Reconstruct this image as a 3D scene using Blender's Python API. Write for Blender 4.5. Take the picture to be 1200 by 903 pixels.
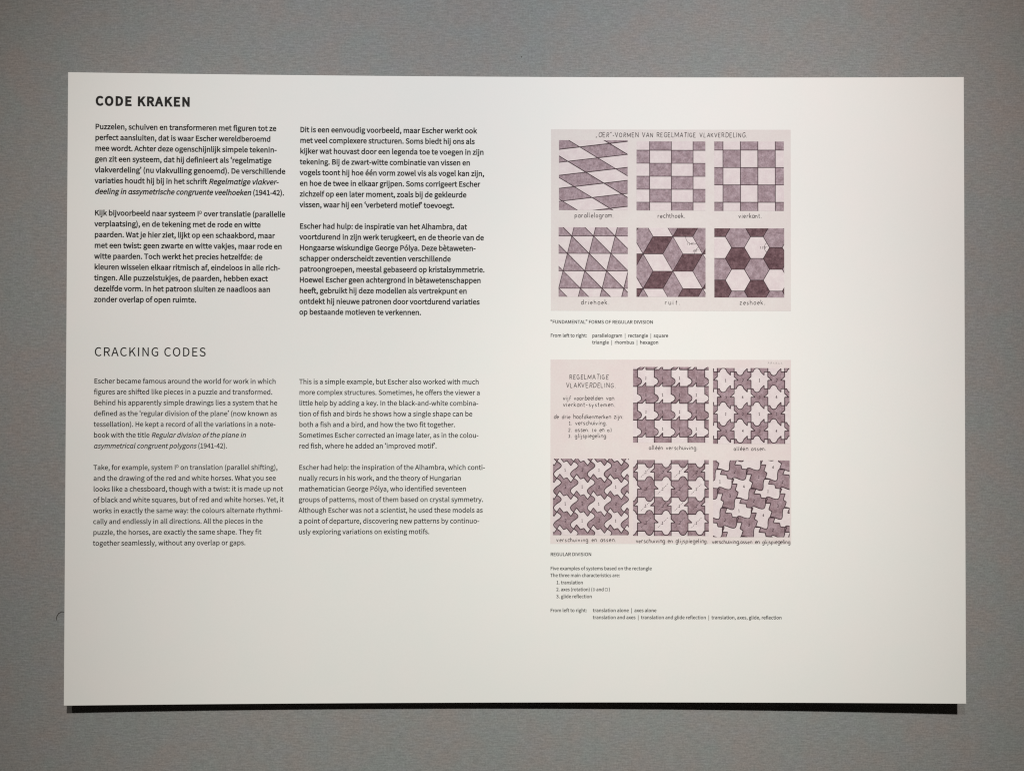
import bpy, math, random
from mathutils import Matrix, Vector
from mathutils.geometry import tessellate_polygon

for o in list(bpy.data.objects):
    bpy.data.objects.remove(o, do_unlink=True)
scene = bpy.context.scene
COL = scene.collection
rnd = random.Random(7)

# ------------------------------------------------------------------ frame of reference
# The panel is 1.0 x 0.7 m.  World: x to the right along the wall, z up, -y out of the wall.
# CZ is the height of the panel's centre; "panel space" (x, y up, z out of the board) maps to world
# as (x, -z, CZ + y).
CZ = 1.45
def P2W(x, y, z):
    return Vector((x, -z, CZ + y))

# ------------------------------------------------------------------ camera
CAM_R = [[0.999962, 0.001612, 0.008569], [-0.001683, 0.999964, 0.008257], [-0.008556, -0.008271, 0.999929]]
CAM_C = [-0.01329, -0.00306, 0.79545]
cd = bpy.data.cameras.new("camera")
cd.sensor_width = 36.0
cd.lens = 24.99
cd.clip_start = 0.01
cd.clip_end = 60.0
cam = bpy.data.objects.new("camera", cd)
COL.objects.link(cam)
M3 = Matrix(((1, 0, 0), (0, 0, -1), (0, 1, 0)))
cols = [M3 @ Vector(r) for r in CAM_R]
rot = Matrix((cols[0], cols[1], cols[2])).transposed().to_4x4()
cam.matrix_world = Matrix.Translation(P2W(*CAM_C)) @ rot
scene.camera = cam

# ------------------------------------------------------------------ world: an almost dark gallery
w = bpy.data.worlds.new("World")
scene.world = w
w.use_nodes = True
bg = w.node_tree.nodes["Background"]
bg.inputs[0].default_value = (1.0, 0.86, 0.72, 1)
bg.inputs[1].default_value = 0.016

# ------------------------------------------------------------------ two gallery spotlights on the ceiling rail
# each fixture is one lamp whose beam is the sum of a few soft lobes: (where it points on the wall, cosine of its half angle, colour)
LOBES = [((-1.119, -0.799), 0.8641, (2.716, 2.346, 1.916)), ((0.605, 0.048), 0.9535, (2.713, 2.331, 2.031)), ((-0.017, 0.054), 0.9427, (3.801, 3.918, 4.011)), ((0.135, -0.807), 0.9553, (2.303, 2.354, 1.993))]
RAIL = (0.2135, 1.647, 1.92)
def fixture(loc, energy):
    l = bpy.data.lights.new("gallery_spotlight", 'POINT')
    l.energy = energy
    l.shadow_soft_size = 0.045
    l.use_nodes = True
    nt = l.node_tree
    em = nt.nodes["Emission"]
    tc = nt.nodes.new("ShaderNodeTexCoord")
    total = None
    for aim, cs, col in LOBES:
        ax = (P2W(aim[0], aim[1], 0) - P2W(*loc)).normalized()
        dot = nt.nodes.new("ShaderNodeVectorMath")
        dot.operation = 'DOT_PRODUCT'
        nt.links.new(tc.outputs["Normal"], dot.inputs[0])
        dot.inputs[1].default_value = ax
        mr = nt.nodes.new("ShaderNodeMapRange")
        mr.interpolation_type = 'SMOOTHSTEP'
        mr.inputs[1].default_value = cs
        mr.inputs[2].default_value = 1.0
        nt.links.new(dot.outputs["Value"], mr.inputs[0])
        sc = nt.nodes.new("ShaderNodeVectorMath")
        sc.operation = 'SCALE'
        sc.inputs[0].default_value = col
        nt.links.new(mr.outputs[0], sc.inputs[3])
        if total is None:
            total = sc.outputs[0]
        else:
            ad = nt.nodes.new("ShaderNodeVectorMath")
            ad.operation = 'ADD'
            nt.links.new(total, ad.inputs[0])
            nt.links.new(sc.outputs[0], ad.inputs[1])
            total = ad.outputs[0]
    nt.links.new(total, em.inputs["Color"])
    o = bpy.data.objects.new("gallery_spotlight", l)
    COL.objects.link(o)
    o.location = P2W(*loc)
    return o
fixture(RAIL, 39.5)
fixture((-0.60, 1.650, 1.92), 39.5 * 0.22)

scene.view_settings.view_transform = 'Standard'
scene.view_settings.look = 'None'
scene.view_settings.exposure = 0.0
scene.view_settings.gamma = 1.0
scene.view_settings.use_curve_mapping = False
scene.render.engine = 'CYCLES'
scene.cycles.max_bounces = 6
scene.cycles.use_denoising = False
scene.cycles.filter_width = 1.2

# ------------------------------------------------------------------ materials
def node(nt, kind, **kw):
    n = nt.nodes.new(kind)
    for k, v in kw.items():
        setattr(n, k, v)
    return n
def new_mat(name, rough=0.7, spec=0.3):
    m = bpy.data.materials.new(name)
    m.use_nodes = True
    nt = m.node_tree
    b = nt.nodes["Principled BSDF"]
    b.inputs["Roughness"].default_value = rough
    b.inputs["Specular IOR Level"].default_value = spec
    return m, nt, b
def noise(nt, vec, scale, detail=3.0, rough=0.55):
    n = node(nt, "ShaderNodeTexNoise")
    n.inputs["Scale"].default_value = scale
    n.inputs["Detail"].default_value = detail
    n.inputs["Roughness"].default_value = rough
    nt.links.new(vec, n.inputs["Vector"])
    return n
def mapping(nt, sc):
    tc = node(nt, "ShaderNodeTexCoord")
    mp = node(nt, "ShaderNodeMapping")
    mp.inputs["Scale"].default_value = sc
    nt.links.new(tc.outputs["Object"], mp.inputs["Vector"])
    return mp.outputs[0]
def mul_range(nt, fac, lo, hi, a=0.3, b=0.7):
    r = node(nt, "ShaderNodeMapRange")
    r.inputs[1].default_value = a
    r.inputs[2].default_value = b
    r.inputs[3].default_value = lo
    r.inputs[4].default_value = hi
    nt.links.new(fac, r.inputs[0])
    return r.outputs[0]
def mixc(nt, fac, a, b, mode='MIX'):
    n = node(nt, "ShaderNodeMix", data_type='RGBA', blend_type=mode)
    for sock, v in ((n.inputs[0], fac), (n.inputs[6], a), (n.inputs[7], b)):
        if isinstance(v, (int, float)):
            sock.default_value = v
        elif isinstance(v, tuple):
            sock.default_value = v + (1,) if len(v) == 3 else v
        else:
            nt.links.new(v, sock)
    return n.outputs[2]
def valmul(nt, col, val):
    n = node(nt, "ShaderNodeVectorMath", operation='SCALE')
    nt.links.new(col, n.inputs[0])
    nt.links.new(val, n.inputs[3])
    return n.outputs[0]
def math2(nt, op, a, b):
    n = node(nt, "ShaderNodeMath", operation=op)
    for s, v in ((n.inputs[0], a), (n.inputs[1], b)):
        if isinstance(v, (int, float)):
            s.default_value = v
        else:
            nt.links.new(v, s)
    return n.outputs[0]

# grey wall covering: fine horizontal weave, grain and a faint mottle of tint
def wall_material():
    m, nt, b = new_mat("wall_covering", 0.75, 0.25)
    iso = mapping(nt, (1, 1, 1))
    streak = noise(nt, mapping(nt, (95, 95, 620)), 1.0, 4.0, 0.6)
    grain = noise(nt, iso, 480.0, 2.0, 0.7)
    tint = noise(nt, iso, 17.0, 3.0, 0.6)
    tint2 = noise(nt, mapping(nt, (1, 1, 1.7)), 31.0, 2.0, 0.5)
    c = mixc(nt, mul_range(nt, tint.outputs[0], 0, 1, 0.36, 0.64), (0.236, 0.252, 0.250), (0.262, 0.243, 0.236))
    c = mixc(nt, mul_range(nt, tint2.outputs[0], 0, 0.5, 0.45, 0.7), c, (0.245, 0.249, 0.262))
    v = math2(nt, 'MULTIPLY', mul_range(nt, streak.outputs[0], 0.84, 1.15, 0.3, 0.7), mul_range(nt, grain.outputs[0], 0.80, 1.19, 0.25, 0.75))
    nt.links.new(valmul(nt, c, v), b.inputs["Base Color"])
    bp = node(nt, "ShaderNodeBump")
    bp.inputs["Strength"].default_value = 0.12
    bp.inputs["Distance"].default_value = 0.0006
    h = math2(nt, 'ADD', streak.outputs[0], grain.outputs[0])
    nt.links.new(h, bp.inputs["Height"])
    nt.links.new(bp.outputs[0], b.inputs["Normal"])
    return m
# plain sheet colour with a soft mottle, used for the board and the printed papers
def sheet_material(name, c1, c2, scale, amp, rough=0.6, spec=0.3, fine=300.0, fine_amp=0.02):
    m, nt, b = new_mat(name, rough, spec)
    iso = mapping(nt, (1, 1, 1))
    n1 = noise(nt, iso, scale, 4.0, 0.6)
    n2 = noise(nt, iso, fine, 3.0, 0.65)
    c = mixc(nt, mul_range(nt, n1.outputs[0], 0, 1, 0.35, 0.65), c1, c2)
    v = math2(nt, 'MULTIPLY', mul_range(nt, n1.outputs[0], 1 - amp, 1 + amp), mul_range(nt, n2.outputs[0], 1 - fine_amp, 1 + fine_amp))
    nt.links.new(valmul(nt, c, v), b.inputs["Base Color"])
    return m

MAT_WALL = wall_material()
MAT_BOARD = sheet_material("coated_board", (0.775, 0.780, 0.768), (0.785, 0.772, 0.762), 22.0, 0.006, 0.55, 0.3, 700.0, 0.012)
MAT_EDGE = sheet_material("board_edge", (0.60, 0.58, 0.54), (0.64, 0.62, 0.58), 60.0, 0.03)
MAT_PAPER = sheet_material("old_drawing_paper", (0.700, 0.645, 0.643), (0.698, 0.662, 0.654), 45.0, 0.015, 0.75, 0.2, 500.0, 0.03)
MAT_PAPER_ROSE = sheet_material("pinkish_drawing_paper", (0.710, 0.622, 0.628), (0.700, 0.646, 0.640), 30.0, 0.015, 0.75, 0.2, 500.0, 0.03)
MAT_PALE = sheet_material("pale_wash", (0.685, 0.598, 0.625), (0.700, 0.636, 0.648), 120.0, 0.03, 0.75, 0.2, 620.0, 0.05)
MAT_MAUVE = sheet_material("mauve_wash", (0.325, 0.236, 0.270), (0.362, 0.284, 0.322), 190.0, 0.17, 0.8, 0.2, 620.0, 0.24)
MAT_ROSE = sheet_material("rose_mauve_wash", (0.290, 0.194, 0.222), (0.335, 0.248, 0.282), 150.0, 0.17, 0.8, 0.2, 620.0, 0.24)
MAT_DARK = sheet_material("dark_plum_wash", (0.112, 0.058, 0.070), (0.155, 0.090, 0.104), 200.0, 0.20, 0.8, 0.2, 620.0, 0.28)
def plain(name, c, rough=0.7):
    m, nt, b = new_mat(name, rough, 0.25)
    iso = mapping(nt, (1, 1, 1))
    n1 = noise(nt, iso, 800.0, 2.0, 0.6)
    rgb = node(nt, "ShaderNodeRGB")
    rgb.outputs[0].default_value = c + (1,)
    nt.links.new(valmul(nt, rgb.outputs[0], mul_range(nt, n1.outputs[0], 0.8, 1.2)), b.inputs["Base Color"])
    return m
MAT_INK = plain("black_print_ink", (0.014, 0.013, 0.012))
MAT_LINE = plain("plum_ink_line", (0.045, 0.022, 0.030))
MAT_PEN = plain("pen_ink", (0.070, 0.058, 0.060))
MAT_PENCIL = plain("pencil", (0.36, 0.33, 0.33))
MAT_BLOCK = plain("mounting_foam", (0.03, 0.03, 0.03))
MAT_HAIR = plain("hairline_crack", (0.075, 0.070, 0.064))

# ------------------------------------------------------------------ the bowed board
BW, BH, BT = 1000.0, 700.0, 4.0                 # millimetres
def bow(xmm):                                   # the board curls off the wall towards its two ends
    u = (xmm - BW / 2) / (BW / 2)
    return 5.5 * u * u
def wall_z(xmm):                                # wall plane in panel space, mm (gap widens to the right)
    return -12.0 - 6.2 * (xmm - BW / 2) / 1000.0
def loc(xmm, ymm, z):                           # mm from the board's top left corner -> metres in the panel's own frame
    return ((xmm - BW / 2) / 1000.0, -(bow(xmm) + z) / 1000.0, (BH - ymm) / 1000.0)

def empty(name, at):
    o = bpy.data.objects.new(name, None)
    o.empty_display_size = 0.1
    COL.objects.link(o)
    o.location = at
    return o
def link(name, me, parent=None):
    o = bpy.data.objects.new(name, me)
    COL.objects.link(o)
    if parent:
        o.parent = parent
    return o

class Sheet:
    """collects flat faces (mm on the board) into one mesh that follows the board's bow"""
    def __init__(self):
        self.v, self.f, self.m, self.mats = [], [], [], []
    def slot(self, mat):
        if mat not in self.mats:
            self.mats.append(mat)
        return self.mats.index(mat)
    def add(self, verts, faces, z, mat):
        b = len(self.v)
        s = self.slot(mat)
        self.v += [loc(x, y, z) for x, y in verts]
        for f in faces:
            self.f.append([b + i for i in f])
            self.m.append(s)
    def poly(self, pts, z, mat):
        if len(pts) < 3:
            return
        if len(pts) == 3:
            self.add(pts, [(0, 1, 2)], z, mat)
            return
        tris = tessellate_polygon([[Vector((x, y, 0)) for x, y in pts]])
        self.add(pts, tris, z, mat)
    def rect(self, x0, y0, x1, y1, z, mat, step=12.0):
        n = max(1, int(math.ceil((x1 - x0) / step)))
        vs, fs = [], []
        for i in range(n + 1):
            x = x0 + (x1 - x0) * i / n
            vs += [(x, y0), (x, y1)]
        for i in range(n):
            fs.append((2 * i, 2 * i + 1, 2 * i + 3, 2 * i + 2))
        self.add(vs, fs, z, mat)
    def build(self, name, parent):
        me = bpy.data.meshes.new(name)
        me.from_pydata(self.v, [], self.f)
        for mt in self.mats:
            me.materials.append(mt)
        me.polygons.foreach_set("material_index", self.m)
        me.update()
        # all faces look out of the wall
        import bmesh
        bm = bmesh.new()
        bm.from_mesh(me)
        for f in bm.faces:
            if f.normal.y > 0:
                f.normal_flip()
        bm.to_mesh(me)
        bm.free()
        return link(name, me, parent)

# ------------------------------------------------------------------ wall
def build_wall():
    x0, x1, z0, z1 = -2.6, 2.6, -CZ, 1.35
    me = bpy.data.meshes.new("wall")
    t = 0.10
    vs = [(x, y, z) for y in (0, t) for x, z in ((x0, z0), (x1, z0), (x1, z1), (x0, z1))]
    me.from_pydata(vs, [], [(0, 1, 2, 3), (7, 6, 5, 4), (1, 0, 4, 5), (2, 1, 5, 6), (3, 2, 6, 7), (0, 3, 7, 4)])
    me.materials.append(MAT_WALL)
    o = link("wall", me)
    o.location = P2W(0, 0, -0.012)
    o.rotation_euler = (0, 0, 0.0062)
    o["kind"] = "structure"
    return o
wall = build_wall()

def crack(name, pts, rad):
    """a fine raised hairline on the wall covering (wall space: x, z in metres)"""
    vs, fs = [], []
    k = 6
    for i, (x, z) in enumerate(pts):
        a = pts[max(0, i - 1)]; b = pts[min(len(pts) - 1, i + 1)]
        d = Vector((b[0] - a[0], b[1] - a[1])).normalized()
        r = rad * (0.45 + 0.55 * math.sin(math.pi * (i + 0.6) / (len(pts) + 0.2)))
        for j in range(k):
            an = 2 * math.pi * j / k
            vs.append((x - d.y * math.cos(an) * r, -0.0002 + math.sin(an) * r * 0.6, z + d.x * math.cos(an) * r))
    for i in range(len(pts) - 1):
        for j in range(k):
            fs.append((i * k + j, i * k + (j + 1) % k, (i + 1) * k + (j + 1) % k, (i + 1) * k + j))
    me = bpy.data.meshes.new(name)
    me.from_pydata(vs, [], fs)
    me.materials.append(MAT_HAIR)
    return link(name, me, wall)

# ------------------------------------------------------------------ the panel
panel = empty("text_panel", P2W(0, -BH / 2000.0, 0))
panel["label"] = "white museum text panel with black text and two mauve patterned drawings on the grey wall"
panel["category"] = "text panel"

def build_board():
    nx, ny = 64, 2
    e = 0.5
    vs, fs, mi = [], [], []
    xs = [BW * i / nx for i in range(nx + 1)]
    def ring(inset, z):
        pts = []
        xx = [min(max(x, inset), BW - inset) for x in xs]
        top = [(x, inset) for x in xx]
        bot = [(x, BH - inset) for x in xx]
        base = len(vs)
        for x, y in top + bot:
            vs.append(loc(x, y, z))
        return base
    n = nx + 1
    a = ring(e, 0.0)
    b = ring(0.0, -e)
    c = ring(0.0, -BT)
    for i in range(nx):
        fs.append((a + i, a + n + i, a + n + i + 1, a + i + 1)); mi.append(0)
        fs.append((c + i, c + i + 1, c + n + i + 1, c + n + i)); mi.append(1)
        for p, q, m in ((a, b, 0), (b, c, 1)):
            fs.append((p + i, p + i + 1, q + i + 1, q + i)); mi.append(m)
            fs.append((p + n + i, q + n + i, q + n + i + 1, p + n + i + 1)); mi.append(m)
    for p, q, m in ((a, b, 0), (b, c, 1)):
        fs.append((p, q, q + n, p + n)); mi.append(m)
        fs.append((p + nx, p + n + nx, q + n + nx, q + nx)); mi.append(m)
    me = bpy.data.meshes.new("board")
    me.from_pydata(vs, [], fs)
    me.materials.append(MAT_BOARD)
    me.materials.append(MAT_EDGE)
    me.polygons.foreach_set("material_index", mi)
    me.update()
    import bmesh
    bm = bmesh.new(); bm.from_mesh(me)
    bmesh.ops.recalc_face_normals(bm, faces=bm.faces)
    bm.to_mesh(me); bm.free()
    o = link("board", me, panel)
    return o
build_board()

def mounting_block(xc, yc):
    hw, hh = 30.0, 45.0
    vs, fs = [], []
    for z_is_wall in (0, 1):
        for inset in ((0.0,)):
            for dx, dy in ((-hw, -hh), (hw, -hh), (hw, hh), (-hw, hh)):
                x, y = xc + dx, yc + dy
                z = wall_z(x) if z_is_wall else bow(x) - BT
                vs.append(((x - BW / 2) / 1000.0, -z / 1000.0, (BH - y) / 1000.0))
    fs = [(0, 1, 2, 3), (7, 6, 5, 4), (0, 4, 5, 1), (1, 5, 6, 2), (2, 6, 7, 3), (3, 7, 4, 0)]
    me = bpy.data.meshes.new("mounting_block")
    me.from_pydata(vs, [], fs)
    me.materials.append(MAT_BLOCK)
    return link("mounting_block", me, panel)
for x in (200.0, 800.0):
    for y in (150.0, 550.0):
        mounting_block(x, y)

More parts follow.
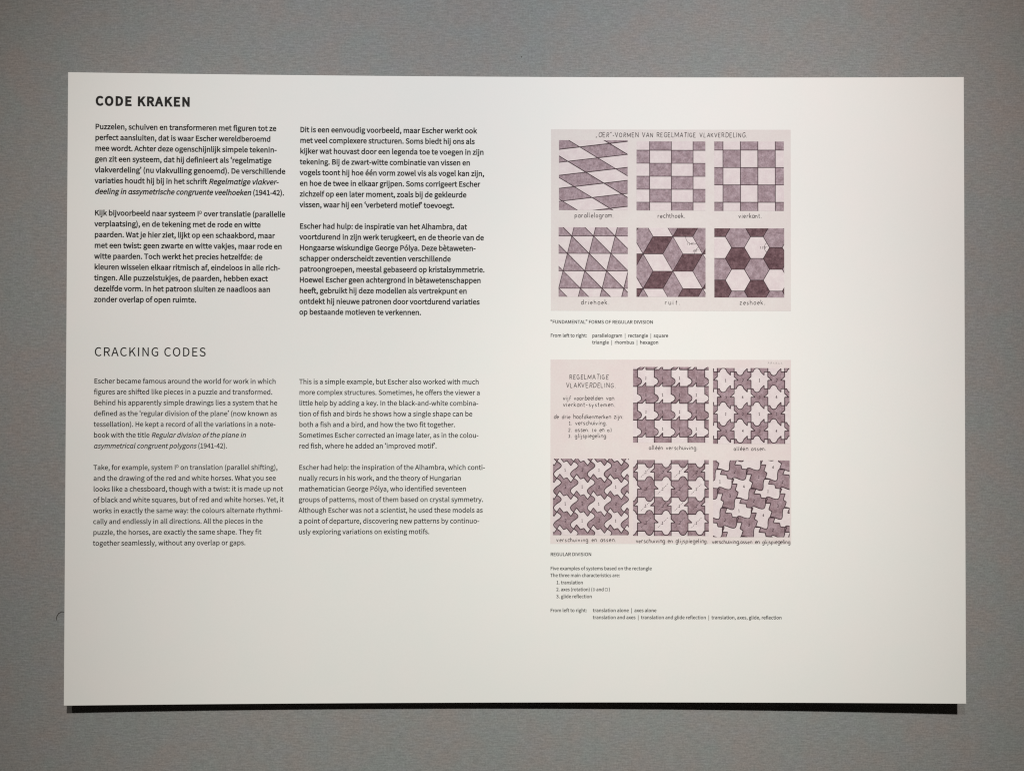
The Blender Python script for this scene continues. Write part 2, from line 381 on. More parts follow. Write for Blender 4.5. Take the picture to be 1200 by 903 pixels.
# ------------------------------------------------------------------ printed type (outlines as data: char ~ advance ~ contours)
GLYPH_DATA = """A~581~4,0,93,0,160,214,416,214,483,0,577,0,339,700,241,700~182,284,217,392,286,628,290,628,361,392,394,284
B~627~96,0,319,0,427,13,510,51,565,115,584,205,574,269,544,319,499,353,442,372,442,377,486,400,518,435,538,479,544,529,527,608,477,661,401,691,304,700,96,700~184,403,184,630,292,630,364,624,416,605,447,570,457,518,448,469,418,433,366,411,288,403~184,71,184,334,307,334,388,327,448,304,485,265,498,208,485,147,447,104,387,79,307,71
C~609~360,-12,424,-6,481,14,531,45,575,88,526,144,491,111,453,86,411,70,364,65,273,85,205,142,161,233,146,352,162,470,207,559,277,615,367,635,409,630,447,617,480,596,510,569,558,626,523,659,479,686,426,705,366,712,242,688,144,616,79,502,55,350,78,197,142,83,239,12
D~657~96,0,275,0,415,24,517,93,579,204,601,352,579,501,517,610,413,677,271,700,96,700~184,73,184,628,264,628,372,610,449,557,495,470,510,352,495,234,449,146,372,91,264,73
E~562~96,0,510,0,510,75,184,75,184,330,450,330,450,406,184,406,184,626,499,626,499,700,96,700
F~527~96,0,184,0,184,314,452,314,452,389,184,389,184,626,499,626,499,700,96,700
G~658~371,-12,438,-6,498,11,548,36,587,69,587,363,357,363,357,289,506,289,506,106,482,89,451,76,417,68,380,65,280,85,207,142,162,233,146,352,163,470,210,559,283,615,379,635,427,630,467,616,501,595,530,569,578,626,543,658,498,685,443,705,376,712,248,688,146,616,79,502,55,350,79,197,144,83,244,12
H~695~96,0,184,0,184,330,511,330,511,0,600,0,600,700,511,700,511,407,184,407,184,700,96,700
I~280~96,0,184,0,184,700,96,700
J~511~226,-12,314,5,374,51,408,120,419,205,419,700,330,700,330,214,323,146,302,100,267,73,218,65,182,69,150,83,122,108,96,144,33,98,68,50,112,16,164,-5
K~617~96,0,184,0,184,222,305,365,515,0,613,0,360,435,580,700,479,700,186,349,184,349,184,700,96,700
L~519~96,0,491,0,491,75,184,75,184,700,96,700
M~775~96,0,176,0,176,388,164,594,168,594,224,435,357,71,416,71,548,435,605,594,608,594,597,388,597,0,679,0,679,700,573,700,439,326,391,180,387,180,336,326,202,700,96,700
N~690~96,0,180,0,180,368,169,586,173,586,248,442,503,0,594,0,594,700,510,700,510,336,522,115,518,115,442,259,186,700,96,700
O~709~354,-12,475,13,570,86,631,201,653,352,631,503,570,617,475,688,354,712,233,688,139,617,77,503,55,352,77,201,139,86,233,13~354,65,269,85,203,143,161,234,146,352,161,470,203,559,269,615,354,635,440,615,506,559,548,470,562,352,548,234,506,143,440,85
P~605~96,0,184,0,184,279,300,279,405,292,486,331,539,399,558,495,539,591,486,655,403,689,296,700,96,700~184,350,184,628,285,628,366,622,423,600,458,559,470,495,459,430,425,385,369,359,288,350
Q~709~354,61,269,82,203,140,161,232,146,352,161,470,203,559,269,615,354,635,440,615,506,559,548,470,562,352,548,232,506,140,440,82~568,-176,626,-171,668,-159,651,-92,620,-99,578,-102,524,-96,475,-79,435,-49,406,-9,507,30,585,106,635,215,653,352,631,503,570,617,475,688,354,712,233,688,139,617,77,503,55,352,74,212,126,102,207,27,311,-10,350,-76,406,-128,479,-163
R~606~184,368,184,628,302,628,375,622,428,601,461,562,472,504,461,444,428,402,375,376,302,368~480,0,580,0,402,307,467,332,516,373,548,430,560,504,541,596,491,657,413,690,315,700,96,700,96,0,184,0,184,297,310,297
S~569~290,-12,389,3,464,45,511,108,528,186,517,254,486,306,441,344,384,373,285,416,243,435,206,458,179,490,168,534,177,576,204,608,245,628,299,635,345,631,387,618,424,597,458,570,504,626,463,661,414,688,359,706,299,712,211,699,141,660,95,602,78,527,91,460,125,409,171,373,221,348,321,304,367,282,405,257,429,225,438,179,428,132,400,96,353,73,291,65,237,71,186,89,139,116,98,152,46,91,95,48,153,16,219,-5
T~572~242,0,330,0,330,626,542,626,542,700,30,700,30,626,242,626
U~689~345,-12,444,3,524,54,577,147,596,288,596,700,511,700,511,286,498,181,463,113,410,76,345,65,281,76,229,113,194,181,181,286,181,700,94,700,94,288,113,147,165,54,245,3
V~549~224,0,327,0,549,700,459,700,347,321,279,90,275,90,207,321,94,700,1,700
W~838~173,0,278,0,382,422,417,582,421,582,456,422,562,0,668,0,813,700,729,700,653,319,615,92,609,92,560,319,462,700,381,700,285,319,235,92,231,92,189,319,116,700,25,700
Y~507~209,0,297,0,297,271,508,700,416,700,327,502,256,349,252,349,183,502,93,700,-1,700,209,271
Z~576~48,0,531,0,531,75,157,75,526,647,526,700,81,700,81,626,417,626,48,53
a~538~207,-12,254,-7,299,9,340,33,379,62,382,62,390,0,461,0,461,319,451,407,419,474,363,517,282,532,221,526,166,509,118,488,78,464,112,404,145,424,182,442,223,455,267,459,320,448,353,419,370,377,374,329,232,304,133,265,75,209,56,135,68,72,99,26,147,-3~232,58,196,63,167,77,147,103,140,140,152,186,192,223,264,251,374,270,374,126,338,97,303,75,268,63
b~590~316,-12,401,6,473,61,523,149,541,267,528,376,488,460,424,513,335,532,292,526,250,511,209,488,172,459,176,552,176,760,88,760,88,0,158,0,165,53,169,53,204,26,241,5,279,-8~302,61,274,64,243,73,210,89,176,115,176,388,212,418,247,440,280,454,313,458,377,445,419,406,443,345,451,266,440,180,408,116,361,75
c~487~292,-12,338,-8,382,5,423,25,460,53,422,112,396,92,367,75,335,64,300,60,235,74,184,115,151,177,139,259,152,340,186,403,237,444,303,458,332,455,358,446,383,432,406,414,450,471,420,494,386,514,346,527,299,532,204,514,124,460,70,374,50,259,68,144,119,59,196,6
d~592~265,-12,310,-7,352,9,389,33,422,61,425,61,433,0,504,0,504,760,416,760,416,561,421,472,388,497,354,516,317,528,275,532,190,513,118,458,69,372,51,259,66,144,109,58,176,6~284,61,223,75,178,114,150,176,140,260,152,341,184,403,232,444,290,458,322,455,353,446,385,429,416,404,416,132,384,101,352,79,318,65
e~529~298,-12,348,-8,392,3,432,19,468,40,437,98,408,81,377,68,344,60,308,57,240,70,187,106,151,164,136,239,485,239,488,261,489,288,475,389,435,466,370,515,282,532,196,513,121,459,69,373,50,259,69,144,122,59,201,6~135,301,152,370,186,420,231,451,284,462,338,452,379,421,404,370,413,301
f~310~32,448,102,448,102,0,189,0,189,448,299,448,299,519,189,519,189,601,194,645,207,677,230,696,263,703,291,699,321,689,340,756,300,768,253,773,186,761,139,727,111,673,102,602,102,519,32,514
g~539~263,-239,371,-224,454,-185,507,-128,525,-59,514,-4,480,35,423,57,345,64,243,64,199,68,171,80,156,98,152,120,154,140,161,156,172,170,185,182,223,169,262,164,336,177,397,213,437,270,452,345,449,377,440,406,427,431,410,452,516,452,516,519,335,519,303,528,262,532,187,519,126,482,83,424,68,347,74,302,89,264,111,232,136,207,136,203,115,186,97,164,83,137,78,107,82,79,92,55,107,36,125,22,125,17,93,-7,69,-36,54,-67,49,-100,64,-159,108,-203,176,-230~262,223,220,232,185,257,161,296,152,347,161,398,184,436,219,460,262,468,305,460,340,436,364,398,372,347,364,296,340,257,304,232~275,-179,212,-172,165,-154,135,-125,125,-88,128,-65,137,-43,154,-21,178,0,212,-6,244,-8,334,-8,380,-11,413,-22,433,-43,439,-74,428,-113,395,-146,343,-170
h~580~88,0,176,0,176,376,212,411,246,436,280,451,317,456,361,448,392,423,410,380,415,317,415,0,502,0,502,329,493,416,464,480,414,519,344,532,294,525,249,506,209,479,172,445,176,552,176,760,88,760
i~263~88,0,176,0,176,519,88,519~132,626,155,630,174,641,186,660,190,684,186,707,174,724,155,736,132,740,108,736,90,724,79,707,74,684,79,660,90,641,108,630
j~263~33,-231,99,-219,143,-185,168,-131,176,-59,176,519,89,519,89,-59,86,-102,76,-134,57,-154,25,-161,-2,-158,-25,-152,-42,-218,-9,-227~132,626,155,630,173,641,186,660,190,684,186,707,173,724,155,736,132,740,108,736,90,724,78,707,74,684,78,660,90,641,108,630
k~527~88,0,174,0,174,137,271,250,423,0,518,0,322,309,495,519,397,519,178,245,174,245,174,760,88,760
l~271~180,-12,209,-10,230,-5,218,62,207,60,200,60,190,62,183,69,178,80,176,97,176,760,88,760,88,103,93,54,109,18,138,-5
m~884~88,0,176,0,176,376,210,411,244,436,275,451,306,456,348,448,379,423,396,380,402,317,402,0,489,0,489,376,524,411,558,436,589,451,620,456,663,448,693,423,710,380,716,317,716,0,803,0,803,329,794,416,765,480,716,519,647,532,600,525,557,504,515,473,475,433,455,474,425,505,385,525,331,532,286,525,245,506,206,478,170,443,168,443,159,519,88,519
n~583~88,0,176,0,176,376,212,411,246,436,280,451,317,456,361,448,392,423,410,380,415,317,415,0,502,0,502,329,493,416,464,480,414,519,344,532,294,525,249,506,208,478,170,443,168,443,159,519,88,519
o~579~289,-12,380,6,457,59,509,144,529,259,509,374,457,460,380,514,289,532,198,514,122,460,69,374,50,259,69,144,122,59,198,6~289,60,228,74,181,115,150,177,139,259,150,340,181,403,228,444,289,458,351,444,398,403,429,340,440,259,429,177,398,115,351,74
p~592~88,-219,176,-219,176,-43,173,48,208,22,244,3,281,-9,316,-12,401,6,473,61,523,149,541,267,528,376,488,460,424,513,335,532,291,526,248,510,207,486,170,458,168,458,159,519,88,519~302,61,274,64,243,73,210,89,176,115,176,388,212,418,247,440,281,454,313,458,377,445,419,406,443,345,451,266,440,180,408,116,361,75
q~592~416,-219,504,-219,504,519,435,519,426,470,424,470,390,496,355,516,318,528,275,532,190,513,118,458,69,372,51,259,66,144,109,58,176,6,265,-12,308,-7,350,8,387,31,421,60,416,-34~284,61,223,75,178,114,150,176,140,260,152,341,184,403,232,444,290,458,322,455,353,446,385,429,416,404,416,132,384,101,352,79,318,65
r~371~88,0,176,0,176,333,204,389,237,426,272,447,306,454,333,451,356,445,372,520,347,529,317,532,275,524,236,503,200,469,170,424,168,424,159,519,88,519
s~447~223,-12,304,0,363,33,399,82,412,141,398,203,361,246,311,276,254,299,212,315,176,334,152,357,142,389,148,418,166,442,196,458,239,464,271,461,301,451,329,436,356,418,398,473,366,496,327,514,284,527,238,532,162,520,106,489,71,442,59,385,73,328,107,287,156,257,210,235,253,218,291,198,318,171,329,137,322,105,303,79,271,62,226,55,183,60,143,72,107,92,73,117,31,59,71,31,118,8,169,-7
t~360~250,-12,300,-6,347,7,329,73,301,63,270,58,232,65,208,84,194,115,190,158,190,448,331,448,331,519,190,519,190,665,117,665,108,519,26,514,26,448,103,448,103,160,111,90,135,35,181,0
u~580~240,-12,289,-6,333,13,373,43,411,81,414,81,420,0,493,0,493,519,406,519,406,151,371,111,337,84,303,68,265,63,221,71,191,96,174,138,168,201,168,519,80,519,80,190,90,102,119,39,168,1
v~498~200,0,302,0,485,519,399,519,301,223,253,71,248,71,201,223,103,519,12,519
w~766~170,0,271,0,345,278,380,429,385,429,420,280,495,0,601,0,741,519,657,519,582,219,550,74,545,74,509,219,428,519,343,519,262,219,227,74,223,74,192,219,115,519,26,519
x~476~14,0,106,0,176,121,228,214,233,214,289,121,366,0,461,0,290,262,448,519,357,519,293,405,247,318,243,318,192,405,122,519,28,519,185,270
y~498~96,-223,165,-210,218,-172,259,-115,290,-44,485,519,400,519,307,231,265,84,260,84,208,231,103,519,12,519,221,-1,209,-40,190,-85,164,-120,132,-143,93,-152,71,-149,53,-143,35,-213,63,-221
z~454~33,0,426,0,426,71,143,71,417,472,417,519,63,519,63,448,307,448,33,47
0~530~265,-12,356,10,424,78,468,192,483,352,468,511,424,623,356,690,265,712,175,690,106,623,63,511,48,352,63,192,106,78,175,10~265,58,211,75,169,128,142,220,132,352,142,484,169,575,211,627,265,644,320,627,362,575,389,484,399,352,389,220,362,128,320,75
1~530~84,0,468,0,468,73,328,73,328,700,261,700,197,671,116,650,116,595,241,595,241,73,84,73
2~530~42,0,482,0,482,75,288,75,174,69,286,183,373,294,429,401,449,507,435,592,394,656,329,698,244,712,183,705,129,685,82,652,38,610,89,561,120,593,155,619,193,636,234,642,291,631,331,603,355,559,363,503,344,409,285,304,185,186,42,52
3~530~251,-12,339,1,411,40,459,103,477,187,465,253,433,305,386,342,329,365,329,370,379,395,419,431,444,479,453,538,437,612,395,667,330,701,248,712,191,706,141,689,95,662,53,629,100,574,132,601,167,623,205,637,245,642,295,634,332,611,356,576,364,531,354,478,321,436,262,408,170,397,170,330,272,320,340,292,377,248,388,190,377,136,348,95,303,69,245,60,191,67,145,85,106,110,73,140,28,84,67,48,116,17,177,-4
4~530~325,0,407,0,407,193,500,193,500,263,407,263,407,700,310,700,19,250,19,193,325,193~325,263,110,263,269,501,326,605,329,605,325,477
5~530~250,-12,336,4,409,50,460,125,479,227,463,327,417,397,350,438,268,451,239,449,212,443,187,435,163,423,181,626,445,626,445,700,105,700,82,373,129,344,157,361,185,374,213,382,245,385,305,374,351,343,380,293,391,225,379,156,347,104,300,72,242,60,186,67,140,84,102,109,70,138,26,80,66,46,115,16,176,-5
6~530~287,-12,365,4,429,50,473,122,489,215,475,311,436,380,375,421,294,435,252,429,211,412,171,386,136,350,152,487,191,577,247,626,316,641,347,637,377,626,404,609,427,587,477,641,445,670,407,692,363,707,312,712,215,692,132,626,75,509,53,334,71,183,120,74,194,9~138,281,173,322,210,350,246,365,280,370,335,359,375,328,398,279,406,215,397,150,372,100,334,68,287,56,228,71,183,114,153,184
7~530~189,0,280,0,294,187,325,348,385,496,485,647,485,700,47,700,47,626,387,626,300,485,241,341,206,183
8~530~267,-12,357,2,426,40,470,97,486,168,476,233,450,283,413,322,369,352,369,357,400,387,430,426,453,473,461,526,448,601,410,659,350,697,269,711,193,698,133,661,92,605,77,533,85,482,106,438,136,401,172,371,172,368,125,336,84,293,55,239,44,174,61,99,107,40,178,2~315,380,255,406,205,438,170,479,157,533,165,579,188,615,223,637,268,646,318,636,355,610,379,570,387,521,382,483,369,447,346,413~268,53,210,62,163,89,132,130,121,181,128,229,148,272,179,309,218,340,289,310,348,276,388,232,403,171,393,123,366,86,324,61
9~530~224,-12,319,9,400,77,457,199,478,380,461,526,411,630,336,692,243,712,165,696,101,650,58,578,42,485,56,390,95,321,156,280,235,265,279,272,321,289,361,315,396,350,379,214,340,124,286,75,222,60,188,64,157,74,128,91,103,114,55,59,88,31,126,8,171,-7~395,424,359,381,322,352,285,336,249,330,195,341,156,373,132,421,124,485,133,551,158,601,196,633,244,645,303,630,349,588,380,519
.~265~133,-12,157,-8,177,6,191,27,196,53,191,81,177,102,157,116,133,120,108,116,88,102,75,81,70,53,75,27,88,6,108,-8
,~265~72,-181,130,-148,174,-102,201,-47,211,18,206,61,191,93,168,113,138,120,112,116,91,104,77,85,72,59,77,34,91,14,111,2,136,-2,146,-1,139,-42,120,-77,90,-107,51,-130
:~265~133,372,157,377,177,391,191,412,196,439,191,466,177,487,157,501,133,506,108,501,88,487,75,466,70,439,75,412,88,391,108,377~133,-12,157,-8,177,6,191,27,196,53,191,81,177,102,157,116,133,120,108,116,88,102,75,81,70,53,75,27,88,6,108,-8
;~265~133,372,157,377,177,391,191,412,196,439,191,466,177,487,157,501,133,506,108,501,88,487,75,466,70,439,75,412,88,391,108,377~72,-181,130,-148,174,-102,201,-47,211,18,206,61,191,93,168,113,138,120,112,116,91,104,77,85,72,59,77,34,91,14,111,2,136,-2,146,-1,139,-42,120,-77,90,-107,51,-130
-~331~44,234,288,234,288,301,44,301
(~323~228,-187,282,-163,228,-57,190,57,168,176,160,297,168,418,190,536,228,650,282,756,228,781,169,671,125,556,97,431,88,297,97,162,125,38,169,-78
)~323~95,-187,154,-78,198,38,225,162,235,297,225,431,198,556,154,671,95,781,40,756,94,650,133,536,156,418,163,297,156,176,133,57,94,-57,40,-163
|~258~98,-266,159,-266,159,800,98,800
'~265~105,461,159,461,176,639,178,736,86,736,88,639
é~529~298,-12,348,-8,392,3,432,19,468,40,437,98,408,81,377,68,344,60,308,57,240,70,187,106,151,164,136,239,485,239,488,261,489,288,475,389,435,466,370,515,282,532,196,513,121,459,69,373,50,259,69,144,122,59,201,6~135,301,152,370,186,420,231,451,284,462,338,452,379,421,404,370,413,301~266,611,433,775,372,833,222,655
è~529~298,-12,348,-8,392,3,432,19,468,40,437,98,408,81,377,68,344,60,308,57,240,70,187,106,151,164,136,239,485,239,488,261,489,288,475,389,435,466,370,515,282,532,196,513,121,459,69,373,50,259,69,144,122,59,201,6~135,301,152,370,186,420,231,451,284,462,338,452,379,421,404,370,413,301~296,611,342,655,191,833,129,775
ó~579~289,-12,380,6,457,59,509,144,529,259,509,374,457,460,380,514,289,532,198,514,122,460,69,374,50,259,69,144,122,59,198,6~289,60,228,74,181,115,150,177,139,259,150,340,181,403,228,444,289,458,351,444,398,403,429,340,440,259,429,177,398,115,351,74~273,611,441,775,380,833,228,655
ɑ~597~265,-12,311,-6,354,10,392,34,424,63,427,63,437,28,454,5,478,-8,509,-12,535,-10,556,-5,544,62,534,60,527,60,518,62,511,69,506,80,504,97,504,519,434,519,426,468,424,468,390,496,355,516,318,528,277,532,191,513,119,458,69,372,51,259,66,144,109,58,176,6~284,61,223,75,178,114,150,176,140,260,152,341,184,403,232,444,290,458,322,455,353,446,385,429,416,404,416,132,384,101,352,79,318,65
‘~210~174,773,154,809,110,781,71,741,45,690,35,630,41,594,57,565,81,546,110,540,138,545,159,559,171,579,175,602,171,626,159,645,140,658,115,663,100,661,89,655,95,688,112,720,139,749
’~210~36,572,56,536,100,564,138,604,165,655,175,714,169,751,153,779,129,798,100,805,72,800,51,785,39,766,35,743,39,719,51,700,70,687,95,682,110,684,121,689,115,657,98,625,71,595
“~394~174,773,154,809,110,781,72,741,45,690,35,630,41,594,57,565,81,546,110,540,139,545,159,559,171,579,175,602,171,626,159,645,140,658,116,663,101,661,89,655,95,688,112,720,139,749~358,773,338,809,293,781,255,741,228,690,218,630,224,594,241,565,265,546,294,540,322,545,342,559,355,579,359,602,354,626,342,645,323,658,298,663,284,661,273,655,279,688,296,720,323,749
”~394~220,572,240,536,284,564,322,604,349,655,359,714,353,751,337,779,313,798,284,805,255,800,235,785,223,766,219,743,223,719,235,700,254,687,278,682,293,684,305,689,299,657,281,625,255,595~36,572,56,536,101,564,139,604,166,655,176,714,170,751,153,779,129,798,100,805,72,800,52,785,39,766,35,743,40,719,52,700,71,687,95,682,110,684,121,689,115,657,98,625,71,595
 ~214"""
GLYPH = {}
for row in GLYPH_DATA.split("\n"):
    ch = row[0]
    parts = row[2:].split("~")
    cs = []
    for s in parts[1:]:
        n = [int(q) for q in s.split(",")]
        cs.append(list(zip(n[0::2], n[1::2])))
    GLYPH[ch] = (int(parts[0]), cs)

def area(c):
    return 0.5 * sum(c[i - 1][0] * c[i][1] - c[i][0] * c[i - 1][1] for i in range(len(c)))
def inside(p, c):
    r = False
    for i in range(len(c)):
        (x1, y1), (x2, y2) = c[i - 1], c[i]
        if (y1 > p[1]) != (y2 > p[1]) and p[0] < (x2 - x1) * (p[1] - y1) / (y2 - y1) + x1:
            r = not r
    return r
def swell(c, d):
    """move a contour outwards by d (holes, which run the other way, close by d)"""
    if not d:
        return c
    m = []
    for x, y in c:                                  # weld points of very short edges, they would cross over
        if m and math.hypot(x - m[-1][0], y - m[-1][1]) < 9:
            m[-1] = ((x + m[-1][0]) / 2, (y + m[-1][1]) / 2)
        else:
            m.append((x, y))
    if math.hypot(m[0][0] - m[-1][0], m[0][1] - m[-1][1]) < 9:
        m.pop()
    c = m
    out = []
    n = len(c)
    for i in range(n):
        ax, ay = c[i - 1]; bx, by = c[i]; cx, cy = c[(i + 1) % n]
        d1 = Vector((bx - ax, by - ay)); d2 = Vector((cx - bx, cy - by))
        if d1.length < 1e-6 or d2.length < 1e-6:
            out.append((bx, by)); continue
        d1.normalize(); d2.normalize()
        n1 = Vector((d1.y, -d1.x)); n2 = Vector((d2.y, -d2.x))
        s = n1 + n2
        concave = d1.x * d2.y - d1.y * d2.x < 0
        k = max(s.length_squared, 0.07 if concave else 0.8)
        out.append((bx + s.x * 2 * d / k, by + s.y * 2 * d / k))
    return out
_cache = {}
def glyph_mesh(ch, weight):
    key = (ch, weight)
    if key in _cache:
        return _cache[key]
    adv, cs = GLYPH[ch]
    if cs:
        big = max(cs, key=lambda c: abs(area(c)))
        if area(big) < 0:
            cs = [list(reversed(c)) for c in cs]
    outers = [c for c in cs if area(c) > 0]
    holes = [c for c in cs if area(c) <= 0]
    vs, fs = [], []
    for o in outers:
        group = [swell(o, weight)] + [swell(h, weight) for h in holes if inside(h[0], o)]
        tris = tessellate_polygon([[Vector((x, y, 0)) for x, y in g] for g in group])
        b = len(vs)
        for g in group:
            vs += g
        fs += [tuple(b + i for i in t) for t in tris]
    _cache[key] = (adv, vs, fs)
    return _cache[key]

def parse(text):
    """{...} is italic, ^ raises the next letter; yields (char, italic, raised)"""
    it = up = False
    for ch in text:
        if ch == "{":
            it = True
        elif ch == "}":
            it = False
        elif ch == "^":
            up = True
        else:
            yield ch, it, up
            up = False
SYMB = {"◇": 620, "□": 620}
def text_line(sh, text, x0, y, size, weight=0, width=None, track=0.0, mat=None, slope=0.0):
    """one line of type: size is millimetres per 1000 units, baseline at y; width fits the line to that many mm"""
    mat = mat or MAT_INK
    items = list(parse(text))
    nat = 0.0
    for ch, it, up in items:
        a = SYMB.get(ch) or GLYPH[ch][0]
        nat += a * (0.6 if up else 1.0)
    kx = size
    if width:
        if track is None:
            track = (width - nat * size / 1000.0) / max(1, len(items) - 1)
        else:
            kx = width / nat * 1000.0
    x = x0
    for ch, it, up in items:
        if ch in SYMB:
            a = SYMB[ch]
            s = 0.42 * a / 1000 * size
            cx, cy = x + a / 2000 * size, y - 0.3 * size
            pts = [(cx + s * dx, cy + s * dy) for dx, dy in ((-1, -1), (1, -1), (1, 1), (-1, 1))]
            if ch == "◇":
                pts = [(cx - s * .55, cy - s), (cx + s * .35, cy - s), (cx + s, cy), (cx + s * .35, cy + s), (cx - s * .55, cy + s)]
            ribbon(sh, pts + [pts[0]], 0.085 * size, 0.10, mat)
            x += a * kx / 1000 + track
            continue
        c = "ɑ" if (it and ch == "a") else ch
        adv, vs, fs = glyph_mesh(c, weight)
        k = 0.6 if up else 1.0
        rise = 0.30 * size if up else 0.0
        if vs:
            pts = [((x + (vx * k + (0.2 * vy if it else 0)) * kx / 1000.0), y - rise - vy * k * size / 1000.0) for vx, vy in vs]
            sh.add(pts, fs, 0.10, mat)
        x += adv * k * kx / 1000.0 + track
    return x

def ribbon(sh, pts, width, z, mat, clip=None):
    """a pen stroke of constant width along a polyline; sharp corners start a new stroke"""
    n = len(pts)
    for i in range(1, n - 1):
        a, b, c = pts[i - 1], pts[i], pts[i + 1]
        d1 = Vector((b[0] - a[0], b[1] - a[1])); d2 = Vector((c[0] - b[0], c[1] - b[1]))
        if d1.length > 1e-9 and d2.length > 1e-9 and d1.normalized().dot(d2.normalized()) < 0.35:
            ribbon(sh, pts[:i + 1], width, z, mat, clip)
            ribbon(sh, pts[i:], width, z + 0.004, mat, clip)
            return
    closed = (abs(pts[0][0] - pts[-1][0]) + abs(pts[0][1] - pts[-1][1])) < 1e-6
    L, R = [], []
    for i in range(n):
        a = pts[i - 1] if i > 0 else (pts[-2] if closed else None)
        c = pts[i + 1] if i < n - 1 else (pts[1] if closed else None)
        b = pts[i]
        ds = []
        if a: ds.append(Vector((b[0] - a[0], b[1] - a[1])))
        if c: ds.append(Vector((c[0] - b[0], c[1] - b[1])))
        ds = [d.normalized() for d in ds if d.length > 1e-9]
        if not ds:
            ds = [Vector((1, 0))]
        ns = [Vector((d.y, -d.x)) for d in ds]
        s = sum(ns, Vector((0, 0)))
        if len(ns) == 2:
            k = max(s.length_squared, 1.0)
            s = s * 2 / k
        h = width / 2
        L.append((b[0] + s.x * h, b[1] + s.y * h))
        R.append((b[0] - s.x * h, b[1] - s.y * h))
    for i in range(n - 1):
        q = [L[i], L[i + 1], R[i + 1], R[i]]
        if clip:
            q = clip_rect(q, *clip)
        if len(q) >= 3:
            sh.add(q, [tuple(range(len(q)))], z, mat)

def clip_rect(poly, x0, y0, x1, y1):
    for ax, lim, sgn in ((0, x0, 1), (0, x1, -1), (1, y0, 1), (1, y1, -1)):
        out = []
        n = len(poly)
        for i in range(n):
            p, q = poly[i - 1], poly[i]
            ip = (p[ax] - lim) * sgn >= 0
            iq = (q[ax] - lim) * sgn >= 0
            if ip != iq:
                t = (lim - p[ax]) / (q[ax] - p[ax])
                out.append((p[0] + (q[0] - p[0]) * t, p[1] + (q[1] - p[1]) * t))
            if iq:
                out.append(q)
        poly = out
        if len(poly) < 3:
            return []
    return poly

# ------------------------------------------------------------------ headings and the four blocks of text
sh = Sheet(); text_line(sh, "CODE KRAKEN", 30.6, 36.3, 13.7, 50, 103.9, None); h = sh.build("heading", panel)
h["label"] = "bold Dutch heading in black capitals"
sh = Sheet(); text_line(sh, "CRACKING CODES", 30.8, 314.7, 13.7, 6, 122.6, None); h = sh.build("heading", panel)
h["label"] = "light English heading in black capitals"

NL, EN = 8.10, 7.60
def block(paras, x, y, lead, size, weight, label):
    for para in paras:
        sh = Sheet()
        for text, width in para:
            text_line(sh, text, x, y, size, weight, width)
            y += lead
        y += lead
        o = sh.build("paragraph", panel)
        o["label"] = label
block([
    [("Puzzelen, schuiven en transformeren met figuren tot ze", 199.7), ("perfect aansluiten, dat is waar Escher wereldberoemd", 193.5),
     ("mee wordt. Achter deze ogenschijnlijk simpele tekenin-", 200.2), ("gen zit een systeem, dat hij definieert als ‘regelmatige", 194.5),
     ("vlakverdeling’ (nu vlakvulling genoemd). De verschillende", 209.9), ("variaties houdt hij bij in het schrift {Regelmatige vlakver-}", 201.2),
     ("{deeling in assymetrische congruente veelhoeken} (1941-42).", 208.3)],
    [("Kijk bijvoorbeeld naar systeem I^D over translatie (parallelle", 209.9), ("verplaatsing), en de tekening met de rode en witte", 182.8),
     ("paarden. Wat je hier ziet, lijkt op een schaakbord, maar", 198.4), ("met een twist: geen zwarte en witte vakjes, maar rode en", 206.5),
     ("witte paarden. Toch werkt het precies hetzelfde: de", 184.9), ("kleuren wisselen elkaar ritmisch af, eindeloos in alle rich-", 204.6),
     ("tingen. Alle puzzelstukjes, de paarden, hebben exact", 190.9), ("dezelfde vorm. In het patroon sluiten ze naadloos aan", 193.8),
     ("zonder overlap of open ruimte.", 112.3)]],
    30.2, 63.0, 11.985, NL, 32, "semibold Dutch text in black")
block([
    [("Dit is een eenvoudig voorbeeld, maar Escher werkt ook", 197.7), ("met veel complexere structuren. Soms biedt hij ons als", 195.3),
     ("kijker wat houvast door een legenda toe te voegen in zijn", 205.6), ("tekening. Bij de zwart-witte combinatie van vissen en", 190.3),
     ("vogels toont hij hoe één vorm zowel vis als vogel kan zijn,", 206.1), ("en hoe de twee in elkaar grijpen. Soms corrigeert Escher", 201.4),
     ("zichzelf op een later moment, zoals bij de gekleurde", 186.2), ("vissen, waar hij een ‘verbeterd motief’ toevoegt.", 172.7)],
    [("Escher had hulp: de inspiratie van het Alhambra, dat", 186.8), ("voortdurend in zijn werk terugkeert, en de theorie van de", 205.8),
     ("Hongaarse wiskundige George Pólya. Deze bètaweten-", 196.6), ("schapper onderscheidt zeventien verschillende", 168.8),
     ("patroongroepen, meestal gebaseerd op kristalsymmetrie.", 206.8), ("Hoewel Escher geen achtergrond in bètawetenschappen", 202.6),
     ("heeft, gebruikt hij deze modellen als vertrekpunt en", 187.0), ("ontdekt hij nieuwe patronen door voortdurend variaties", 201.2),
     ("op bestaande motieven te verkennen.", 135.9)]],
    256.0, 64.0, 11.99, NL, 32, "semibold Dutch text in black")
